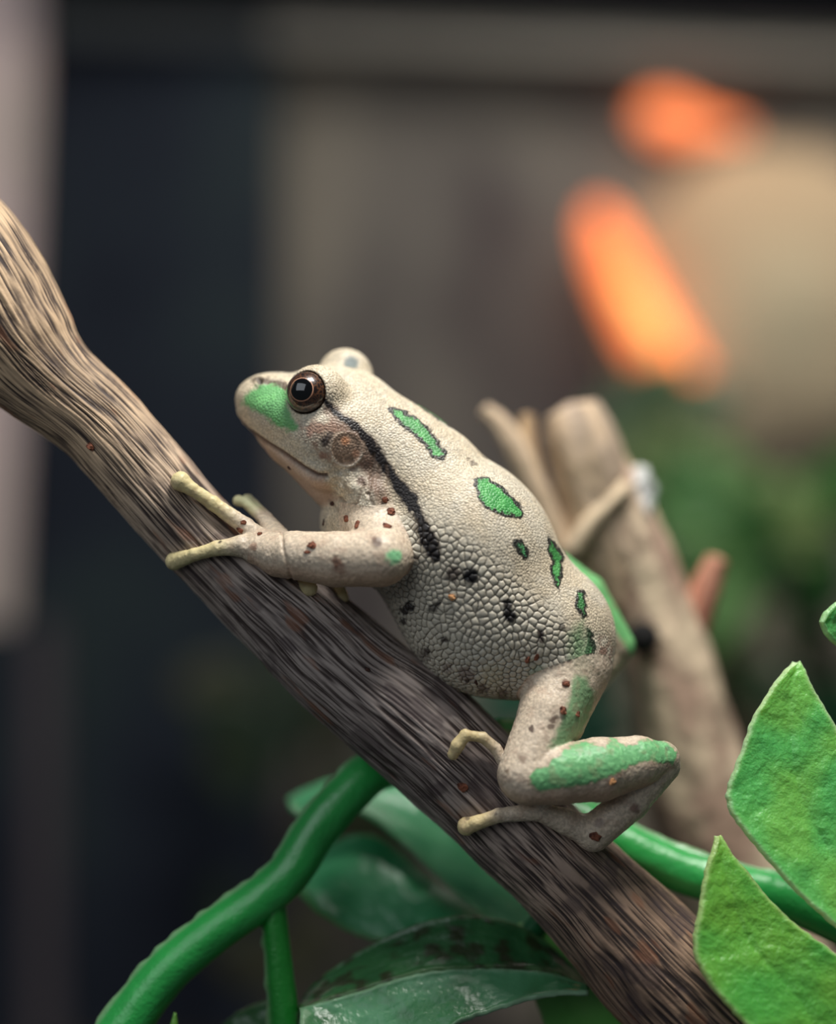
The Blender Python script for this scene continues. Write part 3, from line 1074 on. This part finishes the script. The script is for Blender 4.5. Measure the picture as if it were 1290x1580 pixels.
for a in [(140, 690, 8, 7, 0.3, CR, 'reddish bark flake on the branch left of the front fingers'),
          (135, 532, 4, 4, 0.3, CR, 'tiny red flake on the upper edge of the branch below its knob'),
          (714, 1214, 9, 8, 0.3, CR, 'round pinkish bud scar on the branch between the hind toes'),
          (567, 1033, 5, 4, 0.3, CD, 'dark speck on the middle of the branch under the chest')]:
    crumb(*a, tree=BRANCH_BVH)

# ------------------------------------------------------------------ the artificial vine in front and behind
m_vine = vcol_mat('green_plastic_stem', 0.32, [(420, 3, 0.35, 0.0006), (1800, 3, 0.4, 0.0003)], sss=0.12, sss_r=0.002, spec=0.6, coat=0.35)
vine = thing('artificial_vine', 'glossy green plastic vine with thick stem and leaves passing behind the branch', 'vine', W(640, 1400, 60))


def stem(name, pts, n, seg, colour, parent, seam=0.0):
    path = catmull(np.array([[*W(x, y, d), r] for x, y, d, r in pts]), n)

    def rn(ss, tt, r):
        k = 1.2 * (fbm(np.stack([np.cos(tt) * 2, np.sin(tt) * 2, ss / 40], -1), 77, 2) - 0.5)
        if seam:
            ang = np.angle(np.exp(1j * (tt - seam)))
            k = k + np.exp(-(ang / 0.10) ** 2) * (2.0 + 6.0 * vnoise(np.stack([ss / 16, 0 * ss, 0 * ss], -1), 5))
        return k
    v, f, ss, tt = tube(path, seg, rn)
    c = np.tile(lin(colour), (len(v), 1)) * (0.9 + 0.2 * fbm(v / 30, 12, 2))[:, None]
    if seam:
        ang = np.angle(np.exp(1j * (tt - seam)))
        w = (np.exp(-(ang / 0.13) ** 2) * 0.75)[:, None]
        c = c * (1 - w) + lin((150, 176, 140)) * w
    return mesh_obj(name, v, f, m_vine, parent, col=c)


st_o = stem('stem', [(80, 1760, -20, 39), (140, 1665, 0, 39), (198, 1578, 10, 37), (255, 1503, 20, 35), (325, 1442, 30, 34), (398, 1390, 40, 34), (448, 1345, 50, 34), (490, 1280, 60, 34), (535, 1228, 75, 34), (590, 1185, 100, 34),
                     (690, 1180, 150, 34), (800, 1215, 160, 34), (890, 1262, 140, 35), (965, 1305, 120, 36), (1050, 1343, 100, 36), (1130, 1366, 85, 36), (1210, 1385, 75, 36), (1290, 1418, 60, 37), (1400, 1480, 50, 38), (1500, 1550, 50, 38)],
            420, 72, (46, 164, 76), vine, seam=-1.42)
stem('side_stem', [(424, 1372, 42, 17), (424, 1410, 40, 19), (430, 1470, 34, 20), (437, 1540, 30, 22), (446, 1640, 26, 24)], 80, 40, (30, 128, 44), vine, seam=1.4)
stem('leaf_stalk', [(905, 1330, 150, 20), (858, 1390, 110, 20), (828, 1428, 90, 19), (800, 1462, 70, 15)], 50, 32, (26, 92, 52), vine)
sprout = stem('sprout', [(266, 1640, 0, 9), (268, 1590, 0, 7), (270, 1563, 0, 2)], 20, 16, (96, 150, 60), vine)


def leaf(Lp, Rp, thick, colours, name='leaf', parent=vine, fold=0.0, rough=0.35, seed=1, nr=70, nc=44, bumpy=3.0, vein=True, m=None, fold_at=0.5, stain=0.0, sheen=None):
    """Lp / Rp: matching left and right edge points (px, py, d), tip first; a thick plate with a raised rim."""
    A = catmull(np.array([W(*p) for p in Lp]), nr)
    B = catmull(np.array([W(*p) for p in Rp]), nr)
    nz = lambda Q, sd: (fbm(Q / 9, sd, 2) - 0.5)[:, None] * 5
    uu = (B - A) / np.maximum(np.linalg.norm(B - A, axis=1), 1e-6)[:, None]
    A, B = A - uu * nz(A, seed + 50), B + uu * nz(B, seed + 60)
    v = np.linspace(0, 1, nc)
    G = A[:, None] * (1 - v)[None, :, None] + B[:, None] * v[None, :, None]
    du = np.gradient(G, axis=0)
    dv = np.gradient(G, axis=1)
    N = np.cross(du, dv)
    N /= np.maximum(np.linalg.norm(N, axis=2), 1e-9)[..., None]
    if N[..., 1].mean() > 0:
        N = -N
    wid = np.linalg.norm(B - A, axis=1)[:, None]
    x = (v[None, :] - fold_at)
    crease = -fold * np.abs(x) / 0.5 * wid * 0.5 + fold * wid * 0.25
    t = np.linspace(0, 1, nr)[:, None]
    P = G.reshape(-1, 3)
    bump = (fbm(P / 26, seed, 3) - 0.5).reshape(nr, nc) * bumpy * 2 + (fbm(P / 8, seed + 5, 2) - 0.5).reshape(nr, nc) * bumpy * 0.7
    e = np.minimum(np.minimum(v, 1 - v)[None, :] * wid, t * 90 + 3)
    rim = np.exp(-((e - 4) / 4.0) ** 2) * 2.0
    half = thick * 0.5 * np.sqrt(np.clip(e / (thick * 0.6), 0.0, 1))
    veins = np.zeros((nr, nc))
    if vein:
        veins -= np.exp(-(x * wid / 6.0) ** 2) * 1.4
        ph = (t * 9 - np.abs(x) * 3.2)
        veins -= np.exp(-((ph - np.round(ph)) / 0.12) ** 2) * 0.35
    top = G + N * (half + bump * (half / (thick * 0.5)) + rim + crease + veins)[..., None]
    bot = G + N * (-half + crease)[..., None]
    V = np.concatenate([top.reshape(-1, 3), bot.reshape(-1, 3)])
    i, j = np.meshgrid(np.arange(nr - 1), np.arange(nc - 1), indexing='ij')
    q = np.stack([i * nc + j, (i + 1) * nc + j, (i + 1) * nc + j + 1, i * nc + j + 1], -1).reshape(-1, 4)
    o = nr * nc
    F = [q, q[:, ::-1] + o]
    loop = np.concatenate([np.arange(nc), np.arange(1, nr) * nc + nc - 1, (nr - 1) * nc + np.arange(nc - 2, -1, -1), np.arange(nr - 2, 0, -1) * nc])
    l2 = np.roll(loop, -1)
    F.append(np.stack([loop, l2, l2 + o, loop + o], -1))
    F = np.vstack(F)
    c1, c2, c3 = (lin(c) for c in colours)
    w = sstep(0.30, 0.72, fbm(P / 70, seed + 9, 2))[:, None] * 0.7
    col = c1 * (1 - w) + c2 * w
    ew = (np.exp(-(e / 6.0) ** 2)).reshape(-1, 1) * 0.7
    col = col * (1 - ew) + c3 * ew
    if stain:
        s = sstep(0.52, 0.66, fbm(P / 22, seed + 21, 3))[:, None] * stain
        col = col * (1 - s) + lin((44, 30, 20)) * s
    if sheen:
        sd = sheen(x, t, wid).reshape(-1, 1)
        col = col * (1 - sd) + lin((120, 170, 140)) * sd
    col = np.vstack([col, col * 0.9])
    return mesh_obj(name, V, F, m, parent, col=col)


m_leafA = vcol_mat('soft_plastic_leaf', 0.34, [(300, 3, 0.30, 0.0008), (1900, 3, 0.7, 0.0003)], sss=0.45, sss_r=0.005, spec=0.5)
m_leafD = vcol_mat('dark_plastic_leaf', 0.30, [(220, 3, 0.35, 0.0008), (1300, 3, 0.4, 0.0003)], sss=0.08, sss_r=0.002, spec=0.55)


def dd(pts, d0, d1):
    n = len(pts) - 1
    return [(x, y, d0 + (d1 - d0) * i / n) for i, (x, y) in enumerate(pts)]


GA = [(1225, 1022), (1208, 1036), (1187, 1064), (1160, 1109), (1141, 1162), (1121, 1215), (1124, 1253), (1149, 1288), (1187, 1333), (1233, 1383), (1290, 1434), (1345, 1480)]
GB = [(1231, 1022), (1241, 1034), (1250, 1052), (1270, 1088), (1297, 1133), (1330, 1180), (1355, 1230), (1375, 1280), (1390, 1330), (1400, 1380), (1405, 1430), (1400, 1480)]
o = leaf(dd(GA, -50, -150), dd(GB, -40, -120), 16, ((92, 186, 96), (128, 192, 82), (196, 214, 168)), fold=-0.06, seed=3, m=m_leafA, bumpy=3.4, nr=130, nc=90)
o['label'] = 'large bright green pointed leaf with ragged pale rim'
GA = [(1105, 1290), (1094, 1320), (1083, 1360), (1077, 1398), (1069, 1447), (1071, 1478), (1088, 1512), (1111, 1542), (1149, 1582), (1200, 1630), (1250, 1680)]
GB = [(1110, 1290), (1130, 1318), (1153, 1345), (1183, 1383), (1217, 1417), (1255, 1447), (1292, 1474), (1330, 1510), (1350, 1560), (1340, 1620), (1300, 1680)]
o = leaf(dd(GA, -110, -190), dd(GB, -100, -160), 16, ((84, 172, 72), (124, 182, 66), (184, 204, 140)), fold=-0.08, seed=14, m=m_leafA, bumpy=3.2, nr=120, nc=80)
o['label'] = 'lower yellow-green pointed leaf with pale rim'
o = leaf(dd([(1266, 957), (1278, 938), (1310, 918), (1360, 912), (1400, 925)], -60, -30), dd([(1266, 962), (1275, 982), (1300, 1003), (1350, 1020), (1400, 1000)], -60, -30), 12,
         ((80, 168, 92), (104, 184, 100), (170, 206, 150)), seed=23, m=m_leafA, nr=50, nc=36)
o['label'] = 'small green leaf cut off by the frame'
# dark leaves beneath the branch
DG = ((62, 136, 92), (88, 158, 112), (108, 160, 112))
o = leaf(dd([(446, 1238), (470, 1222), (540, 1200), (620, 1190), (720, 1240), (820, 1330), (900, 1440)], 400, 330), dd([(446, 1248), (475, 1262), (545, 1252), (615, 1300), (690, 1370), (770, 1430), (860, 1475)], 270, 190), 10, DG, seed=31, m=m_leafD, fold=-0.05)
o['label'] = 'mid green blurred leaf tucked behind the branch'
o = leaf(dd([(462, 1362), (490, 1318), (545, 1285), (600, 1300), (670, 1360), (760, 1410), (850, 1450)], 300, 250), dd([(464, 1376), (500, 1412), (560, 1445), (630, 1455), (700, 1462), (780, 1475), (850, 1480)], 190, 130), 10,
         ((48, 130, 82), (92, 174, 122), (100, 156, 86)), seed=37, m=m_leafD, fold=0.10)
o['label'] = 'dark green veined leaf behind the folded leaf'
o = leaf(dd([(463, 1556), (486, 1520), (548, 1474), (640, 1428), (716, 1413), (790, 1424), (850, 1462), (905, 1520)], 60, 60), dd([(466, 1564), (500, 1548), (560, 1530), (640, 1505), (716, 1497), (790, 1497), (850, 1505), (905, 1528)], -20, 10), 8,
         ((38, 84, 48), (54, 108, 62), (86, 116, 72)), seed=41, m=m_leafD, fold=0.0, stain=0.75, vein=False)
o['label'] = 'dark soiled upper half of the folded leaf'
o = leaf(dd([(463, 1558), (500, 1546), (560, 1528), (640, 1503), (716, 1495), (790, 1496), (850, 1504), (908, 1526)], -22, 10), dd([(462, 1590), (510, 1640), (580, 1640), (650, 1618), (716, 1578), (790, 1552), (850, 1538), (908, 1534)], -95, -30), 8,
         ((50, 112, 66), (92, 154, 112), (140, 170, 140)), seed=43, m=m_leafD, fold=0.0, vein=False, stain=0.15)
o['label'] = 'pale shiny lower half of the folded leaf'
o = leaf(dd([(800, 1425), (850, 1428), (905, 1490), (960, 1560), (1040, 1660)], 90, 70), dd([(800, 1440), (815, 1500), (835, 1570), (870, 1640), (930, 1700)], 110, 80), 9, ((92, 176, 70), (120, 194, 92), (150, 190, 120)), seed=47, m=m_leafD)
o['label'] = 'bright green leaf under the lower end of the branch'
o = leaf(dd([(345, 1582), (370, 1560), (405, 1545), (450, 1545), (520, 1570)], 120, 100), dd([(345, 1590), (372, 1620), (410, 1640), (460, 1640), (520, 1600)], 100, 80), 8, ((52, 104, 56), (70, 124, 70), (90, 130, 80)), seed=53, m=m_leafD, nr=40, nc=30)
o['label'] = 'small mid green leaf beside the side stem'

# ------------------------------------------------------------------ driftwood behind the frog (out of focus)
drift = thing('driftwood', 'pale brown out of focus driftwood stump with twigs behind the frog', 'driftwood', W(1180, 1500, 560))
m_drift = vcol_mat('pale_driftwood', 0.75, [((300, 300, 300), 4, 0.6, 0.001)], spec=0.25)


def wood(name, pts, n, seg, c1, c2, seed, amp=4):
    path = catmull(np.array([[*W(x, y, d), r * (D + d) / D] for x, y, d, r in pts]), n)

    def rn(ss, tt, r):
        return (fbm(np.stack([np.cos(tt) * 1.6, np.sin(tt) * 1.6, ss / 90], -1), seed, 3) - 0.5) * amp * 2 + (vnoise(np.stack([tt / (2 * math.pi) * 24, ss / 120, 0 * ss], -1), seed, 24) - 0.5) * amp * 0.8
    v, f, ss, tt = tube(path, seg, rn)
    w = sstep(0.35, 0.65, fbm(np.stack([np.cos(tt) * 1.8, np.sin(tt) * 1.8, ss / 110], -1), seed + 3, 3))[:, None]
    st_ = vnoise(np.stack([tt / (2 * math.pi) * 30, ss / 150, 0 * ss], -1), seed + 7, 30)[:, None]
    c = (lin(c1) * (1 - w) + lin(c2) * w) * (0.8 + 0.4 * st_)
    return mesh_obj(name, v, f, m_drift, drift, col=c)


wood('trunk', [(925, 720, 520, 40), (945, 770, 530, 52), (975, 850, 545, 58), (1008, 940, 560, 62), (1035, 1040, 575, 72), (1060, 1150, 590, 82), (1095, 1270, 600, 88), (1150, 1410, 620, 92), (1230, 1580, 640, 96), (1320, 1760, 660, 98)],
     220, 96, (186, 156, 136), (226, 204, 174), 5, 7)
wood('stump', [(880, 632, 500, 44), (892, 665, 500, 54), (905, 710, 505, 58), (915, 770, 510, 54), (925, 850, 520, 46), (950, 930, 545, 36)], 90, 72, (178, 158, 138), (206, 180, 150), 9, 6)
wood('twig', [(746, 632, 470, 12), (770, 652, 470, 15), (795, 690, 472, 20), (822, 750, 478, 22), (850, 810, 485, 22), (885, 880, 495, 22), (925, 960, 510, 20)], 90, 40, (188, 166, 140), (206, 182, 154), 15, 3)
wood('twig', [(812, 640, 480, 10), (815, 690, 478, 14), (830, 750, 478, 14)], 40, 32, (176, 146, 114), (196, 166, 130), 16, 2)
wood('twig', [(885, 850, 455, 16), (905, 815, 450, 15), (935, 780, 455, 13), (968, 750, 470, 12)], 50, 32, (208, 186, 156), (222, 202, 172), 17, 2)
wood('twig', [(1108, 862, 540, 16), (1092, 900, 545, 22), (1072, 955, 555, 26), (1052, 1020, 570, 28)], 50, 40, (196, 130, 108), (206, 150, 124), 19, 3)
v, f = dome(W(982, 762, 520), np.array([0.2, -0.8, 0.5]), 40, 0.01, 2.6, 16, 32)
v = v[0] + (v - v[0]) * np.array([0.75, 0.8, 1.35]) + (np.stack([fbm(v / 18, 3 + a, 2) for a in range(3)], -1) - 0.5) * 22
pp = mesh_obj('whitish_knob', v, f, noise_mat('whitish_wood', [(0.35, (188, 190, 188)), (0.65, (226, 226, 222))], 120, 0.4, 3), drift)  # whitish knob set on the trunk
pp['label'] = 'whitish knob'
v, f = dome(W(992, 984, 470), np.array([-0.15, -1.0, 0.1]), 29, 0.01, 2.4, 14, 32)
m_hole, _, bs = mat('black_knot')
bs.inputs['Base Color'].default_value = L4((10, 9, 9))
bs.inputs['Roughness'].default_value = 0.9
kk = mesh_obj('knot', v, f, m_hole, drift)
kk['label'] = 'round black knot'

# ------------------------------------------------------------------ glowing heat lamp far behind
m_glow, nt, bs = mat('glowing_orange')
bs.inputs['Base Color'].default_value = L4((255, 120, 50))
bs.inputs['Emission Color'].default_value = (1.0, 0.26, 0.08, 1)
bs.inputs['Emission Strength'].default_value = 1.25
m_core, nt, bs = mat('glowing_core')
bs.inputs['Base Color'].default_value = L4((255, 180, 100))
bs.inputs['Emission Color'].default_value = (1.0, 0.42, 0.13, 1)
bs.inputs['Emission Strength'].default_value = 1.6
v, f = dome(W(1190, 470, 6000), np.array([0.0, -1.0, 0.0]), 1.0, 0.01, 1.57, 12, 40)
c0 = W(1190, 470, 6000)
v = c0 + (v - c0) * np.array([720, 260, 760]) * (0.85 + 0.3 * fbm((v - c0) * 1.6, 5, 2))[:, None]
slab = mesh_obj('spill_slab', v, f, noise_mat('spill_tan', [(0.3, (156, 130, 102)), (0.5, (176, 154, 126)), (0.7, (180, 172, 146))], (6, 6, 4), 0.9, 2), org=c0)  # added slab; its pale tan stands in for orange light spilling on the wall
tag(slab, 'pale tan slab added for lamp spill on the back wall inside the orange curve', 'cork')
lamp = thing('heat_lamp', 'orange glowing curved heat lamp blurred far behind on the wall', 'lamp', W(1000, 450, 5500))


def glow(name, pts, m):
    path = catmull(np.array([[*W(x, y, d), r * (D + d) / D] for x, y, d, r in pts]), 60)
    v, f, _, _ = tube(path, 32)
    return mesh_obj(name, v, f, m, lamp)


glow('glowing_tube', [(920, 322, 5800, 12), (930, 355, 5800, 27), (958, 425, 5800, 36), (1003, 512, 5800, 40), (1055, 588, 5800, 35), (1092, 632, 5800, 20)], m_glow)
glow('bright_core', [(962, 435, 5600, 9), (992, 480, 5600, 14), (1018, 520, 5600, 14), (1040, 555, 5600, 8)], m_core)
m_dim, nt, bs = mat('dim_glow')
bs.inputs['Base Color'].default_value = L4((240, 120, 60))
bs.inputs['Emission Color'].default_value = (1.0, 0.29, 0.11, 1)
bs.inputs['Emission Strength'].default_value = 0.95
glow('upper_tube', [(985, 178, 5850, 12), (1005, 180, 5850, 28), (1040, 188, 5850, 32), (1085, 196, 5850, 20), (1150, 202, 5850, 8)], m_dim)

# ------------------------------------------------------------------ plants far behind (blurred)
m_fol = vcol_mat('background_foliage', 0.45, None, sss=0.0, spec=0.4)


def plant(name, label, base, leaves, cols, seed, d):
    t = thing(name, label, 'plant', W(*base))
    r = np.random.default_rng(seed)
    k = (D + d) / D
    for (x, y, ln, wd, ang) in leaves:
        dj = d + r.uniform(-350, 350)
        ca, sa = math.cos(ang), math.sin(ang)
        n = 7
        A, B = [], []
        for i in range(n):
            s = i / (n - 1)
            w = wd * math.sin(math.pi * (0.04 + 0.92 * s)) ** 0.8 / 2
            cx, cy = x + ca * ln * (s - 0.5), y + sa * ln * (s - 0.5) + 10 * (s - 0.5) ** 2
            A.append((cx - sa * w, cy + ca * w, dj + 80 * s))
            B.append((cx + sa * w, cy - ca * w, dj + 80 * s + r.uniform(-30, 30)))
        c = cols[r.integers(len(cols))]
        leaf(A, B, 14, (c, tuple(min(255, int(q * 1.25)) for q in c), c), parent=t, seed=int(r.integers(999)), m=m_fol, nr=16, nc=10, bumpy=1.0)
    pts = [(base[0], base[1], d + 100, 9), ((base[0] + leaves[0][0]) / 2 + 20, (base[1] + leaves[0][1]) / 2, d + 120, 7), (leaves[0][0], leaves[0][1], d + 100, 4)]
    path = catmull(np.array([[*W(a, b, c), q * k] for a, b, c, q in pts]), 30)
    v, f, _, _ = tube(path, 12)
    mesh_obj('plant_stem', v, f, m_fol, t, col=np.tile(lin((40, 62, 30)), (len(v), 1)))


r = np.random.default_rng(11)
G1 = [(56, 104, 52), (76, 120, 64), (98, 136, 80), (120, 142, 86)]
lv = [(1180 + r.uniform(-130, 150), 830 + r.uniform(-110, 150), r.uniform(110, 180), r.uniform(60, 95), r.uniform(0, 3.1)) for _ in range(26)]
plant('bushy_plant', 'dark green bushy plant blurred at the right beyond the driftwood', (1240, 1500, 3600), lv, G1, 3, 3600)
lv = [(1010 + r.uniform(-110, 90), 660 + r.uniform(-70, 120), r.uniform(110, 160), r.uniform(55, 85), r.uniform(0, 3.1)) for _ in range(14)]
plant('bushy_plant', 'grey-green bushy plant blurred beneath the orange glow', (1020, 1500, 4200), lv, [(84, 104, 84), (96, 118, 88), (120, 136, 90)], 5, 4200)
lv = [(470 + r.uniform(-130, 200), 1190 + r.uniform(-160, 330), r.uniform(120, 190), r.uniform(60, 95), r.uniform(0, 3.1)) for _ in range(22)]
plant('bushy_plant', 'dark olive bushy plant blurred under the branch', (500, 1900, 4600), lv, [(40, 54, 40), (54, 62, 42), (60, 60, 44)], 7, 4600)
lv = [(1180 + r.uniform(-80, 130), 1130 + r.uniform(-120, 260), r.uniform(120, 180), r.uniform(60, 90), r.uniform(0, 3.1)) for _ in range(16)]
plant('bushy_plant', 'deep green bushy plant blurred low behind the bright pointed leaf', (1200, 1800, 4300), lv, [(34, 70, 46), (40, 84, 54), (84, 78, 60)], 9, 4300)
lv = [(860 + r.uniform(-90, 60), 1130 + r.uniform(-120, 260), r.uniform(120, 160), r.uniform(60, 90), r.uniform(0, 3.1)) for _ in range(12)]
plant('bushy_plant', 'dark teal bushy plant blurred between the hind leg and the driftwood', (860, 1800, 3000), lv, [(26, 62, 46), (30, 74, 54), (34, 80, 60)], 13, 3000)
